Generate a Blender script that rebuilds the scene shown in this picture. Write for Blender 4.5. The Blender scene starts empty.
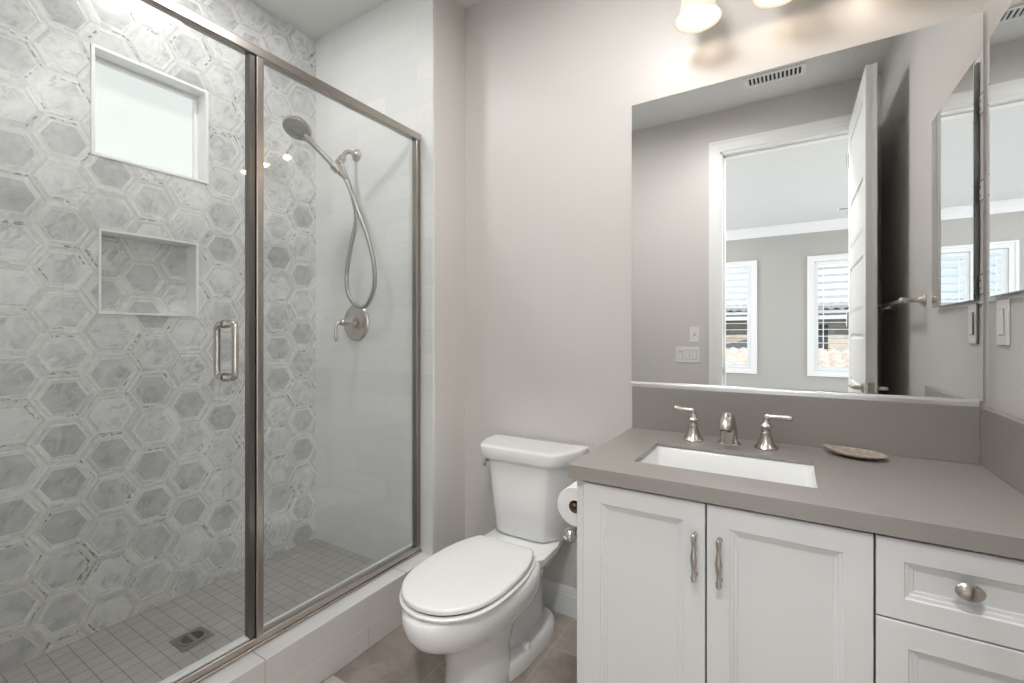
import bpy, bmesh, math, random
from mathutils import Vector, Matrix
random.seed(7)
PI = math.pi
C = bpy.context.scene.collection
SC = bpy.context.scene

# ------------------------------------------------------------------ camera, world, sun, exposure
cam_d = bpy.data.cameras.new('camera'); cam = bpy.data.objects.new('camera', cam_d); C.objects.link(cam)
cam_d.sensor_width = 36.0; cam_d.lens = 36.0 * 455.1 / 1024
cam_d.shift_y = -7.0 / 1024; cam_d.clip_start = 0.02; cam_d.clip_end = 200
cam.location = (0, 0, 1.20); cam.rotation_euler = (PI / 2, 0, math.radians(31.6))
SC.camera = cam
SC.view_settings.view_transform = 'Standard'; SC.view_settings.look = 'None'
SC.view_settings.gamma = 1.0; SC.view_settings.use_curve_mapping = False
SC.view_settings.exposure = 0.50
cy = SC.cycles
cy.use_denoising = True; cy.max_bounces = 10; cy.diffuse_bounces = 5; cy.glossy_bounces = 6
cy.transparent_max_bounces = 12; cy.transmission_bounces = 6; cy.sample_clamp_indirect = 4.0
cy.caustics_reflective = False; cy.caustics_refractive = False

W = bpy.data.worlds.new('sky'); SC.world = W; W.use_nodes = True
wn = W.node_tree.nodes; wl = W.node_tree.links; wn.clear()
wo = wn.new('ShaderNodeOutputWorld'); wb = wn.new('ShaderNodeBackground'); wl.new(wb.outputs[0], wo.inputs[0])
wt = wn.new('ShaderNodeTexCoord'); wx = wn.new('ShaderNodeSeparateXYZ'); wl.new(wt.outputs['Generated'], wx.inputs[0])
wr = wn.new('ShaderNodeValToRGB'); wl.new(wx.outputs[2], wr.inputs[0])
wr.color_ramp.elements[0].position = 0.0; wr.color_ramp.elements[0].color = (.80, .90, .98, 1)
wr.color_ramp.elements[1].position = 0.5; wr.color_ramp.elements[1].color = (.22, .45, .85, 1)
wz = wn.new('ShaderNodeTexNoise'); wz.inputs['Scale'].default_value = 3.0; wz.inputs['Detail'].default_value = 5
wl.new(wt.outputs['Generated'], wz.inputs['Vector'])
wr2 = wn.new('ShaderNodeValToRGB'); wl.new(wz.outputs['Fac'], wr2.inputs[0])
wr2.color_ramp.elements[0].position = .46; wr2.color_ramp.elements[1].position = .62
wm = wn.new('ShaderNodeMix'); wm.data_type = 'RGBA'
wl.new(wr2.outputs[0], wm.inputs['Factor']); wl.new(wr.outputs[0], wm.inputs['A']); wm.inputs['B'].default_value = (.95, .97, 1, 1)
wl.new(wm.outputs['Result'], wb.inputs[0]); wb.inputs[1].default_value = 1.0

def light(kind, name, loc, power, col=(1, 1, 1), size=.1, size_y=None, rot=(0, 0, 0), spread=None):
    d = bpy.data.lights.new(name, kind); d.energy = power; d.color = col
    if kind == 'AREA':
        d.size = size
        if size_y: d.shape = 'RECTANGLE'; d.size_y = size_y
        else: d.shape = 'DISK'
        if spread: d.spread = spread
    elif kind == 'POINT': d.shadow_soft_size = size
    elif kind == 'SUN': d.angle = size
    o = bpy.data.objects.new(name, d); C.objects.link(o); o.location = loc; o.rotation_euler = rot
    return o
light('SUN', 'sun', (0, 0, 10), 4.0, (1, .95, .87), .02, rot=(math.radians(-48), 0, math.radians(-20)))
# area lamps added outside the unseen side openings to brighten the bedroom
light('AREA', 'bedroom_daylight', (-4.05, -2.2, 1.5), 95, (.93, .97, 1), 3.2, 2.2, rot=(0, math.radians(-90), 0))
light('AREA', 'bedroom_daylight', (3.45, -2.2, 1.5), 75, (.93, .97, 1), 3.2, 2.2, rot=(0, math.radians(90), 0))
ADDED_CEILING_LIGHT = (-.50, .88, 12)  # unseen ceiling lamp, added to brighten the bathroom
ADDED_DOWNLIGHTS = [(-1.78, .84, 4.6)]  # shower lamp added out of view to brighten the tiles
BED_DOWNLIGHTS = [(-.05, -.48, 20), (-1.30, -3.6, 5), (1.9, -3.4, 5), (-1.6, -1.3, 5), (1.6, -1.3, 5)]  # first one is added unseen to light the lower bathroom through the doorway

# ------------------------------------------------------------------ dimensions (metres)
XR = .47; YW = 1.793; XS = -1.376; YS = 1.558; XH = -2.22; ZC = 2.81; XG = -1.445
YM = 1.787

# ------------------------------------------------------------------ node helpers
class NT:
    def __init__(s, name):
        s.m = bpy.data.materials.new(name); s.m.use_nodes = True
        s.n = s.m.node_tree.nodes; s.l = s.m.node_tree.links
        s.b = s.n['Principled BSDF']; s.out = s.n['Material Output']
    def new(s, t, **k):
        o = s.n.new(t)
        for a, v in k.items(): setattr(o, a, v)
        return o
    def put(s, sock, v):
        if v is None: return
        if hasattr(v, 'is_output') or isinstance(v, bpy.types.NodeSocket): s.l.new(v, sock)
        else: sock.default_value = v
    def math(s, op, a, b=None, c=None):
        n = s.new('ShaderNodeMath', operation=op)
        for i, v in enumerate((a, b, c)): s.put(n.inputs[i], v)
        return n.outputs[0]
    def mixc(s, f, a, b):
        n = s.new('ShaderNodeMix', data_type='RGBA')
        s.put(n.inputs['Factor'], f)
        s.put(n.inputs['A'], a if not isinstance(a, tuple) else (*a, 1)[:4])
        s.put(n.inputs['B'], b if not isinstance(b, tuple) else (*b, 1)[:4])
        return n.outputs['Result']
    def mixf(s, f, a, b):
        n = s.new('ShaderNodeMix', data_type='FLOAT')
        s.put(n.inputs['Factor'], f); s.put(n.inputs['A'], a); s.put(n.inputs['B'], b)
        return n.outputs['Result']
    def pos(s):
        return s.new('ShaderNodeTexCoord').outputs['Object']
    def sep(s, v):
        n = s.new('ShaderNodeSeparateXYZ'); s.l.new(v, n.inputs[0]); return n.outputs
    def comb(s, x, y, z):
        n = s.new('ShaderNodeCombineXYZ')
        for i, v in enumerate((x, y, z)): s.put(n.inputs[i], v)
        return n.outputs[0]
    def noise(s, vec, scale, detail=3, rough=.5, dist=0, out='Fac'):
        n = s.new('ShaderNodeTexNoise'); s.put(n.inputs['Vector'], vec)
        n.inputs['Scale'].default_value = scale; n.inputs['Detail'].default_value = detail
        n.inputs['Roughness'].default_value = rough; n.inputs['Distortion'].default_value = dist
        return n.outputs[out]
    def white(s, vec):
        n = s.new('ShaderNodeTexWhiteNoise', noise_dimensions='3D'); s.put(n.inputs['Vector'], vec)
        return n.outputs['Value']
    def ramp(s, f, lo, hi, c0=0.0, c1=1.0):
        n = s.new('ShaderNodeMapRange'); s.put(n.inputs[0], f)
        n.inputs[1].default_value = lo; n.inputs[2].default_value = hi
        n.inputs[3].default_value = c0; n.inputs[4].default_value = c1; n.clamp = True
        return n.outputs[0]
    def bump(s, h, strength=.2, dist=.001):
        n = s.new('ShaderNodeBump'); s.put(n.inputs['Height'], h)
        n.inputs['Strength'].default_value = strength; n.inputs['Distance'].default_value = dist
        s.l.new(n.outputs[0], s.b.inputs['Normal'])
    def set(s, **k):
        names = dict(col='Base Color', rough='Roughness', metal='Metallic', spec='Specular IOR Level', trans='Transmission Weight',
                     ec='Emission Color', es='Emission Strength', coat='Coat Weight', coatr='Coat Roughness', sss='Subsurface Weight')
        for a, v in k.items():
            if isinstance(v, tuple) and len(v) == 3: v = (*v, 1)
            s.put(s.b.inputs[names[a]], v)
        return s

def plain(name, col, rough=.5, metal=0, spec=.5, grain=0, gscale=30, bump=0, bscale=200, coat=0):
    t = NT(name)
    c = (*col, 1)
    if grain:
        f = t.noise(t.pos(), gscale, 4)
        c = t.mixc(f, tuple(x * (1 - grain) for x in col), tuple(min(1, x * (1 + grain)) for x in col))
    t.set(col=c, rough=rough, metal=metal, spec=spec, coat=coat)
    if bump: t.bump(t.noise(t.pos(), bscale, 2), bump, .001)
    return t.m

M = {}
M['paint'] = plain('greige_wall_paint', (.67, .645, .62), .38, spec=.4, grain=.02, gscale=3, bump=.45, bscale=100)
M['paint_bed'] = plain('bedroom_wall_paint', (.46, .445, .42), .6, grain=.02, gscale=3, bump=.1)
M['ceil'] = plain('white_ceiling_paint', (.76, .76, .745), .7, grain=.01, gscale=3, bump=.1)
M['trimw'] = plain('white_trim_paint', (.88, .88, .87), .3, grain=.01, gscale=5)
M['cab'] = plain('white_cabinet_lacquer', (.80, .80, .80), .33, grain=.012, gscale=4)
M['dark'] = plain('dark_gap', (.02, .02, .02), .8, grain=.1)  # near black, shade painted into gaps and openings
M['porc'] = plain('white_porcelain', (.84, .845, .84), .08, spec=.55, grain=.005, gscale=4, coat=.4)
M['seat'] = plain('white_toilet_seat_plastic', (.86, .85, .835), .22, grain=.005, gscale=4)
M['nickel'] = plain('brushed_nickel', (.58, .54, .50), .27, metal=1, grain=.05, gscale=60)
M['rail_dark'] = plain('dark_satin_channel', (.20, .19, .175), .3, metal=1, grain=.05, gscale=60)  # same nickel, darkened to imitate dark reflections on the door edge
M['rail_brown'] = plain('bronze_nickel', (.30, .265, .235), .3, metal=1, grain=.05, gscale=60)  # frame nickel with the jamb's brown reflection put into its colour
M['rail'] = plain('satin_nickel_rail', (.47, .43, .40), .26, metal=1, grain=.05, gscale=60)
M['chrome'] = plain('polished_nickel', (.72, .69, .66), .12, metal=1, grain=.03, gscale=60)
M['alu'] = plain('bright_aluminium_channel', (.85, .85, .86), .3, metal=1, grain=.02, gscale=60)
M['steel'] = plain('drain_steel', (.30, .29, .26), .35, metal=1, grain=.1, gscale=60)
M['plate'] = plain('white_switch_plastic', (.82, .81, .79), .3, grain=.01)
M['plate_line'] = plain('switch_shadow_gap', (.25, .24, .23), .6, grain=.01)
M['paper'] = plain('toilet_paper', (.88, .87, .86), .9, grain=.02, gscale=40, bump=.15, bscale=400)
M['core'] = plain('cardboard_core', (.20, .12, .08), .9, grain=.1)
M['mat'] = plain('beige_bath_mat', (.55, .50, .46), .95, grain=.15, gscale=120, bump=.8, bscale=300)
M['rubber'] = plain('clear_seal', (.80, .81, .80), .4, grain=.02)
M['base'] = plain('baseboard_paint', (.74, .76, .78), .3, grain=.01)

def quartz(name, col):
    t = NT(name); p = t.pos()
    a = t.noise(p, 900, 2); b = t.noise(p, 12, 3)
    c = t.mixc(t.ramp(a, .35, .7), tuple(x * .86 for x in col), tuple(x * 1.1 for x in col))
    c = t.mixc(t.math('MULTIPLY', b, .12), c, (*[x * 1.25 for x in col], 1))
    t.set(col=c, rough=.33, spec=.5); return t.m
M['quartz'] = quartz('taupe_grey_quartz', (.33, .305, .287))

def hexmat():
    t = NT('marble_hexagon_mosaic'); s = t.sep(t.pos()); p = .154
    Z = t.math('DIVIDE', t.math('SUBTRACT', s[2], .589 - p * 20), p)
    Y = t.math('DIVIDE', t.math('SUBTRACT', s[1], .681 - p * 1.7320508 * 10), p)
    def cell(oy, oz):
        y = t.math('ADD', Y, oy); z = t.math('ADD', Z, oz)
        cyy = t.math('ROUND', t.math('DIVIDE', y, 1.7320508)); czz = t.math('ROUND', z)
        ly = t.math('SUBTRACT', y, t.math('MULTIPLY', cyy, 1.7320508)); lz = t.math('SUBTRACT', z, czz)
        return ly, lz, t.math('SUBTRACT', t.math('MULTIPLY', cyy, 2.0), 1.0 if oy else 0.0), t.math('SUBTRACT', t.math('MULTIPLY', czz, 2.0), 1.0 if oz else 0.0)
    a = cell(0, 0); b = cell(.8660254, .5)
    la = t.math('ADD', t.math('MULTIPLY', a[0], a[0]), t.math('MULTIPLY', a[1], a[1]))
    lb = t.math('ADD', t.math('MULTIPLY', b[0], b[0]), t.math('MULTIPLY', b[1], b[1]))
    sel = t.math('LESS_THAN', lb, la)
    gy = t.mixf(sel, a[0], b[0]); gz = t.mixf(sel, a[1], b[1]); iy = t.mixf(sel, a[2], b[2]); iz = t.mixf(sel, a[3], b[3])
    ay = t.math('ABSOLUTE', gy); az = t.math('ABSOLUTE', gz)
    d = t.math('MAXIMUM', az, t.math('ADD', t.math('MULTIPLY', az, .5), t.math('MULTIPLY', ay, .8660254)))
    sector = t.math('FLOOR', t.math('DIVIDE', t.math('ADD', t.math('ARCTAN2', gy, gz), PI / 6), PI / 3))
    # veined stone: every piece is offset in the noise by its own id
    hid = t.comb(iy, iz, 3.0); rnd = t.white(hid)
    wob = t.noise(t.pos(), 9, 2, out='Color')
    off = t.math('MULTIPLY', rnd, 37.0)
    ang = t.math('ADD', t.math('MULTIPLY', t.white(t.comb(iz, iy, 8.0)), 1.0), .35)
    cs = t.math('COSINE', ang); sn = t.math('SINE', ang)
    u = t.math('ADD', t.math('MULTIPLY', s[1], cs), t.math('MULTIPLY', s[2], sn))
    v = t.math('SUBTRACT', t.math('MULTIPLY', s[2], cs), t.math('MULTIPLY', s[1], sn))
    wv = t.comb(t.math('MULTIPLY', u, 9.0), t.math('MULTIPLY', v, 17.0), off)
    n1 = t.noise(wv, 1.0, 7, .62, 1.1)
    ridge = t.math('SUBTRACT', 1.0, t.math('MULTIPLY', t.math('ABSOLUTE', t.math('SUBTRACT', n1, .5)), 14.0))
    veins = t.math('MULTIPLY', t.ramp(ridge, 0, 1), t.ramp(t.noise(t.comb(s[2], s[1], off), 16, 3), .42, .66))
    cloud = t.noise(t.comb(s[1], s[2], off), 16, 6, .62, .8)
    grey = t.math('POWER', rnd, .8)
    val = t.math('ADD', t.ramp(grey, 0, 1, .20, .88), t.ramp(cloud, .3, .7, -.20, .20))
    hexc = t.mixc(t.ramp(val, 0, 1), (.38, .385, .385), (.80, .805, .80))
    hexc = t.mixc(t.math('MULTIPLY', veins, .62), hexc, (.28, .285, .29))
    # thin frame strips round each hexagon
    band = t.math('FLOOR', t.math('DIVIDE', t.math('SUBTRACT', d, .355), .0484))
    rs = t.white(t.comb(t.math('ADD', iy, t.math('MULTIPLY', sector, 31.0)), t.math('ADD', iz, t.math('MULTIPLY', band, 17.0)), 1.0))
    sv = t.ramp(t.noise(t.comb(s[1], s[2], t.math('MULTIPLY', rs, 50.0)), 45, 5, .65), .3, .7, -.16, .12)
    sval = t.math('ADD', t.ramp(rs, 0, 1, .50, .74), sv)
    stc = t.mixc(t.ramp(sval, .4, .8), (.50, .50, .495), (.80, .80, .79))
    dk = t.math('MULTIPLY', t.math('GREATER_THAN', t.white(t.comb(t.math('MULTIPLY', rs, 99.0), iy, iz)), .93),
                t.ramp(t.noise(t.pos(), 75, 3), .50, .60))
    stc = t.mixc(t.math('MULTIPLY', dk, .8), stc, (.13, .13, .13))
    inner = t.math('LESS_THAN', d, .355)
    col = t.mixc(inner, stc, hexc)
    def line(c, w): return t.math('LESS_THAN', t.math('ABSOLUTE', t.math('SUBTRACT', d, c)), w)
    gw = line(.3570, .0065); gd = t.math('MAXIMUM', line(.4034, .0042), line(.4518, .0042)); g = t.math('MAXIMUM', gw, gd)
    col = t.mixc(t.math('MULTIPLY', gw, .75), col, (.82, .82, .81)); col = t.mixc(t.math('MULTIPLY', gd, .55), col, t.mixc(t.ramp(rs, .35, .65), (.50, .50, .49), (.87, .87, .86)))
    t.set(col=col, rough=.28, spec=.45)
    t.bump(t.math('SUBTRACT', 1.0, g), .25, .001)
    return t.m
M['hex'] = hexmat()

def subway():
    t = NT('white_subway_tile'); s = t.sep(t.pos())
    row = t.math('FLOOR', t.math('DIVIDE', t.math('SUBTRACT', s[2], .085), .1033))
    fz = t.math('FRACT', t.math('DIVIDE', t.math('SUBTRACT', s[2], .085), .1033))
    par = t.math('FRACT', t.math('MULTIPLY', row, .5))
    xx = t.math('DIVIDE', t.math('ADD', t.math('ADD', s[0], 10.0), t.math('MULTIPLY', par, .406)), .406)
    fx = t.math('FRACT', xx)
    gz = t.math('LESS_THAN', t.math('ABSOLUTE', t.math('SUBTRACT', fz, .5)), .487)
    gx = t.math('LESS_THAN', t.math('ABSOLUTE', t.math('SUBTRACT', fx, .5)), .4965)
    tile = t.math('MULTIPLY', gz, gx)
    rn = t.white(t.comb(t.math('FLOOR', xx), row, 5.0))
    c = t.mixc(rn, (.77, .78, .775), (.82, .825, .815))
    c = t.mixc(tile, (.735, .74, .735), c)
    t.set(col=c, rough=.16, spec=.5)
    h = t.math('ADD', t.math('MULTIPLY', tile, 1.0), t.math('MULTIPLY', t.noise(t.pos(), 6, 2), .6))
    t.bump(h, .10, .001); return t.m
M['subway'] = subway()

def curbtile():
    t = NT('curb_porcelain_tile'); s = t.sep(t.pos())
    up = t.math('GREATER_THAN', s[2], .088)
    o = t.mixf(up, 1.192, .792)
    fy = t.math('FRACT', t.math('DIVIDE', t.math('ADD', t.math('SUBTRACT', s[1], o), 6.0), .60))
    ly = t.math('GREATER_THAN', t.math('ABSOLUTE', t.math('SUBTRACT', fy, .5)), .4965)
    lz = t.math('LESS_THAN', t.math('ABSOLUTE', t.math('SUBTRACT', s[2], .088)), .0015)
    g = t.math('MAXIMUM', ly, lz)
    n = t.noise(t.pos(), 7, 4)
    c = t.mixc(n, (.60, .575, .55), (.68, .66, .64))
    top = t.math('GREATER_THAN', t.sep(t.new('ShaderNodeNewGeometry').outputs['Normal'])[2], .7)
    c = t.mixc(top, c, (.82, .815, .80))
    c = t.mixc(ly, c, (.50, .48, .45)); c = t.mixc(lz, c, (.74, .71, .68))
    t.set(col=c, rough=.3); return t.m
M['curb'] = curbtile()

def showerfloor():
    t = NT('shower_floor_mosaic'); s = t.sep(t.pos()); q = .0535
    x = t.math('DIVIDE', t.math('ADD', s[0], 10.0 + .0205), q); y = t.math('DIVIDE', t.math('ADD', s[1], 10.0 - .015), q)
    fx = t.math('ABSOLUTE', t.math('SUBTRACT', t.math('FRACT', x), .5)); fy = t.math('ABSOLUTE', t.math('SUBTRACT', t.math('FRACT', y), .5))
    g = t.math('GREATER_THAN', t.math('MAXIMUM', fx, fy), .466)
    r = t.white(t.comb(t.math('FLOOR', x), t.math('FLOOR', y), 1.0))
    c = t.mixc(r, (.36, .345, .325), (.42, .405, .385))
    c = t.mixc(t.math('MULTIPLY', t.noise(t.pos(), 30, 4), .4), c, (.52, .50, .47))
    c = t.mixc(g, c, (.24, .225, .205))
    t.set(col=c, rough=.4); t.bump(t.math('SUBTRACT', 1.0, g), .3, .001); return t.m
M['sfloor'] = showerfloor()

def floortile():
    t = NT('taupe_stone_floor_tile'); s = t.sep(t.pos())
    row = t.math('FLOOR', t.math('DIVIDE', t.math('ADD', s[0], 10.0 + 1.155 - .305 * 32 + .305 * 1), .305))
    X = t.math('DIVIDE', t.math('ADD', s[0], 10.0 + 1.155 - .305 * 36 + .305 * 4), .305)
    par = t.math('FRACT', t.math('MULTIPLY', t.math('FLOOR', X), .5))
    Y = t.math('DIVIDE', t.math('ADD', t.math('ADD', s[1], 20.0 - 1.44 - .0), t.math('MULTIPLY', par, .61)), .61)
    fx = t.math('ABSOLUTE', t.math('SUBTRACT', t.math('FRACT', X), .5)); fy = t.math('ABSOLUTE', t.math('SUBTRACT', t.math('FRACT', Y), .5))
    g = t.math('MAXIMUM', t.math('GREATER_THAN', fx, .4935), t.math('GREATER_THAN', fy, .4967))
    r = t.white(t.comb(t.math('FLOOR', X), t.math('FLOOR', Y), 2.0))
    off = t.math('MULTIPLY', r, 23.0)
    cl = t.noise(t.comb(s[0], s[1], off), 5, 6, .6, 1.5)
    fine = t.noise(t.comb(s[0], s[1], off), 40, 4)
    v = t.math('ADD', t.math('ADD', t.ramp(cl, .3, .7, .15, .75), t.ramp(r, 0, 1, -.12, .12)), t.ramp(fine, .3, .7, -.08, .08))
    c = t.mixc(v, (.225, .19, .165), (.46, .41, .365))
    c = t.mixc(t.math('MULTIPLY', g, .8), c, (.44, .41, .38))
    t.set(col=c, rough=.35); t.bump(t.math('SUBTRACT', 1.0, g), .2, .001); return t.m
M['floor'] = floortile()

def bedfloor():
    t = NT('oak_floor_planks'); s = t.sep(t.pos())
    X = t.math('DIVIDE', t.math('ADD', s[0], 20.0), .18); r = t.white(t.comb(t.math('FLOOR', X), 1.0, 1.0))
    n = t.noise(t.comb(t.math('MULTIPLY', s[0], 14.0), s[1], t.math('MULTIPLY', r, 9.0)), 2, 4)
    c = t.mixc(t.math('ADD', t.math('MULTIPLY', n, .7), t.math('MULTIPLY', r, .3)), (.44, .42, .40), (.62, .60, .58))
    t.set(col=c, rough=.4); return t.m
M['bedfloor'] = bedfloor()

def glassmat(name, tint=.985, haze=0.0):
    t = NT(name); n = t.n; n.remove(t.b)
    lw = t.new('ShaderNodeLayerWeight'); lw.inputs['Blend'].default_value = .5
    f = t.math('ADD', t.math('MULTIPLY', t.math('POWER', lw.outputs['Facing'], 5.0), .90), .04)
    tr = t.new('ShaderNodeBsdfTransparent'); tr.inputs[0].default_value = (tint * .993, tint, tint * .997, 1)
    gl = t.new('ShaderNodeBsdfGlossy'); gl.inputs['Roughness'].default_value = 0.0; gl.inputs['Color'].default_value = (1, 1, 1, 1)
    mx = t.new('ShaderNodeMixShader'); t.l.new(f, mx.inputs[0]); t.l.new(tr.outputs[0], mx.inputs[1]); t.l.new(gl.outputs[0], mx.inputs[2])
    o = mx.outputs[0]
    if haze:
        df = t.new('ShaderNodeBsdfDiffuse'); df.inputs[0].default_value = (.8, .82, .8, 1)
        m2 = t.new('ShaderNodeMixShader'); m2.inputs[0].default_value = haze
        t.l.new(o, m2.inputs[1]); t.l.new(df.outputs[0], m2.inputs[2]); o = m2.outputs[0]
    t.l.new(o, t.out.inputs[0]); return t.m
M['glass'] = glassmat('clear_shower_glass', .99, .006)
M['winglass'] = glassmat('clear_window_glass', .99)

def mirrormat():
    t = NT('mirror_silver'); t.set(col=(.92, .93, .93), metal=1, rough=0.0)
    return t.m
M['mirror'] = mirrormat()
M['mirror_edge'] = plain('mirror_glass_edge', (.06, .10, .09), .15, grain=.02)

def frosted():
    t = NT('frosted_lit_window_glass'); n = t.noise(t.pos(), 120, 4)
    c = t.mixc(n, (.80, .86, .84), (.88, .92, .90))
    t.set(col=(.25, .26, .26), rough=.6, spec=.1, ec=c, es=.60); return t.m  # emission stands in for daylight behind the pane
M['frost'] = frosted()

def shade():
    t = NT('frosted_glass_shade'); n = t.noise(t.pos(), 40, 3)
    c = t.mixc(n, (1.0, .80, .62), (1.0, .86, .70))
    t.set(col=(.42, .38, .34), rough=.35, ec=c, es=.44); return t.m
M['shade'] = shade()
def emis(name, c, s):
    t = NT(name); t.set(col=(.9, .9, .9), ec=c, es=s); return t.m
M['bulb'] = emis('lit_bulb', (1, .86, .68), 1.1)
M['diffuser'] = emis('lamp_diffuser', (1, .98, .95), 1.6)
M['lens'] = emis('downlight_lens', (1, .97, .93), 5.0)

def stone():
    t = NT('stacked_stone_cladding'); s = t.sep(t.pos())
    row = t.math('FLOOR', t.math('DIVIDE', s[2], .16)); X = t.math('DIVIDE', t.math('ADD', s[0], t.math('MULTIPLY', t.white(t.comb(row, 1.0, 1.0)), .5)), .42)
    r = t.white(t.comb(t.math('FLOOR', X), row, 1.0))
    c = t.mixc(r, (.48, .40, .31), (.74, .67, .55)); c = t.mixc(t.math('MULTIPLY', t.noise(t.pos(), 12, 4), .4), c, (.32, .27, .22))
    fz = t.math('ABSOLUTE', t.math('SUBTRACT', t.math('FRACT', t.math('DIVIDE', s[2], .16)), .5))
    c = t.mixc(t.math('GREATER_THAN', fz, .46), c, (.22, .19, .16))
    t.set(col=c, rough=.9); return t.m
M['stone'] = stone()
M['clay'] = plain('clay_roof_tile', (.66, .54, .44), .8, grain=.45, gscale=6)
M['clay2'] = plain('grey_roof_tile', (.30, .27, .25), .8, grain=.3, gscale=6)
M['slate'] = plain('dark_slate_roof', (.13, .13, .14), .8, grain=.2, gscale=9)
M['fascia'] = plain('dark_fascia', (.04, .04, .04), .6, grain=.1)
M['stucco'] = plain('cream_stucco', (.66, .62, .55), .9, grain=.06, gscale=8)
M['louver'] = plain('white_shutter_paint', (.86, .87, .88), .35, grain=.01)
def dishm():
    t = NT('mottled_stone_dish'); n = t.noise(t.pos(), 45, 6, .65, 1.5)
    c = t.mixc(t.ramp(n, .35, .65), (.30, .25, .20), (.66, .58, .50)); t.set(col=c, rough=.3); return t.m
M['dish'] = dishm()

# ------------------------------------------------------------------ geometry helpers
def wloc(o):
    v = Vector((0, 0, 0))
    while o is not None: v = v + Vector(o.location); o = o.parent
    return v
def thing(name, label, cat, loc, group=None):
    o = bpy.data.objects.new(name, None); C.objects.link(o); o.location = loc; o.empty_display_size = .05
    o['label'] = label; o['category'] = cat
    if group: o['group'] = group
    return o
def tag(o, label, cat, group=None):
    o['label'] = label; o['category'] = cat
    if group: o['group'] = group
    return o
def obj(name, bm, mat, parent=None, smooth=False, label=None, origin=None, ang=35):
    """link bm (world coordinates) as one mesh object"""
    if parent is not None: off = wloc(parent); loc = Vector((0, 0, 0))
    else:
        if origin is None:
            vs = [v.co for v in bm.verts]
            lo = Vector([min(v[i] for v in vs) for i in range(3)]); hi = Vector([max(v[i] for v in vs) for i in range(3)])
            origin = ((lo.x + hi.x) / 2, (lo.y + hi.y) / 2, lo.z)
        off = Vector(origin); loc = off
    bmesh.ops.translate(bm, verts=bm.verts, vec=-off)
    if smooth:
        for f in bm.faces: f.smooth = True
    me = bpy.data.meshes.new(name); bm.to_mesh(me); bm.free()
    for m in (mat if isinstance(mat, (list, tuple)) else [mat]): me.materials.append(m)
    if smooth and ang: me.set_sharp_from_angle(angle=math.radians(ang))
    o = bpy.data.objects.new(name, me); C.objects.link(o); o.location = loc
    if parent is not None: o.parent = parent
    if label: o['label'] = label
    return o
def struct(name, bm, mat, smooth=False):
    o = obj(name, bm, mat, origin=(0, 0, 0), smooth=smooth); o['kind'] = 'structure'; return o
def BM(): return bmesh.new()
def merge(dst, src):
    me = bpy.data.meshes.new('tmp'); src.to_mesh(me); src.free(); dst.from_mesh(me); bpy.data.meshes.remove(me); return dst
def box(bm, x0, x1, y0, y1, z0, z1, bev=0, seg=2, mi=0):
    b = BM(); bmesh.ops.create_cube(b, size=1)
    bmesh.ops.scale(b, vec=(x1 - x0, y1 - y0, z1 - z0), verts=b.verts)
    bmesh.ops.translate(b, vec=((x0 + x1) / 2, (y0 + y1) / 2, (z0 + z1) / 2), verts=b.verts)
    if bev: bmesh.ops.bevel(b, geom=list(b.edges), offset=bev, segments=seg, affect='EDGES', profile=.5)
    for f in b.faces: f.material_index = mi
    return merge(bm, b)
def loft(bm, rings, cap0=True, cap1=True, closed=True):
    """rings: lists of equal length of points"""
    vs = [[bm.verts.new(p) for p in r] for r in rings]
    n = len(vs[0])
    for a, b in zip(vs, vs[1:]):
        for i in range(n if closed else n - 1):
            j = (i + 1) % n
            bm.faces.new((a[i], a[j], b[j], b[i]))
    if cap0: bm.faces.new(list(reversed(vs[0])))
    if cap1: bm.faces.new(vs[-1])
    bmesh.ops.recalc_face_normals(bm, faces=bm.faces)
    return bm
def frame_of(axis):
    a = Vector(axis).normalized()
    u = a.cross(Vector((0, 0, 1)))
    if u.length < .01: u = Vector((1, 0, 0))
    u.normalize(); return a, u, a.cross(u).normalized()
def lathe(bm, prof, org=(0, 0, 0), axis=(0, 0, 1), n=32, cap0=True, cap1=True):
    """prof: (radius, height along axis)"""
    a, u, v = frame_of(axis); o = Vector(org); b = BM()
    rings = []
    for r, h in prof:
        r = max(r, 1e-4)
        rings.append([o + a * h + u * (r * math.cos(2 * PI * k / n)) + v * (r * math.sin(2 * PI * k / n)) for k in range(n)])
    loft(b, rings, cap0, cap1); return merge(bm, b)
def tube(bm, pts, rad, n=14, sub=6, caps=True, smooth_path=True):
    P = [Vector(p) for p in pts]; R = rad if isinstance(rad, (list, tuple)) else [rad] * len(P)
    if smooth_path and len(P) > 2:
        Q = []; RR = []
        for i in range(len(P) - 1):
            p0 = P[max(i - 1, 0)]; p1 = P[i]; p2 = P[i + 1]; p3 = P[min(i + 2, len(P) - 1)]
            for k in range(sub):
                t = k / sub
                Q.append(.5 * ((2 * p1) + (p2 - p0) * t + (2 * p0 - 5 * p1 + 4 * p2 - p3) * t * t + (3 * p1 - p0 - 3 * p2 + p3) * t ** 3))
                RR.append(R[i] * (1 - t) + R[i + 1] * t)
        Q.append(P[-1]); RR.append(R[-1]); P = Q; R = RR
    b = BM(); rings = []; u = None
    for i, p in enumerate(P):
        d = (P[min(i + 1, len(P) - 1)] - P[max(i - 1, 0)]).normalized()
        if u is None:
            u = d.orthogonal().normalized()
        else:
            u = (u - d * u.dot(d)); u.normalize()
        v = d.cross(u)
        rings.append([p + u * (R[i] * math.cos(2 * PI * k / n)) + v * (R[i] * math.sin(2 * PI * k / n)) for k in range(n)])
    loft(b, rings, caps, caps); return merge(bm, b)
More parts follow.
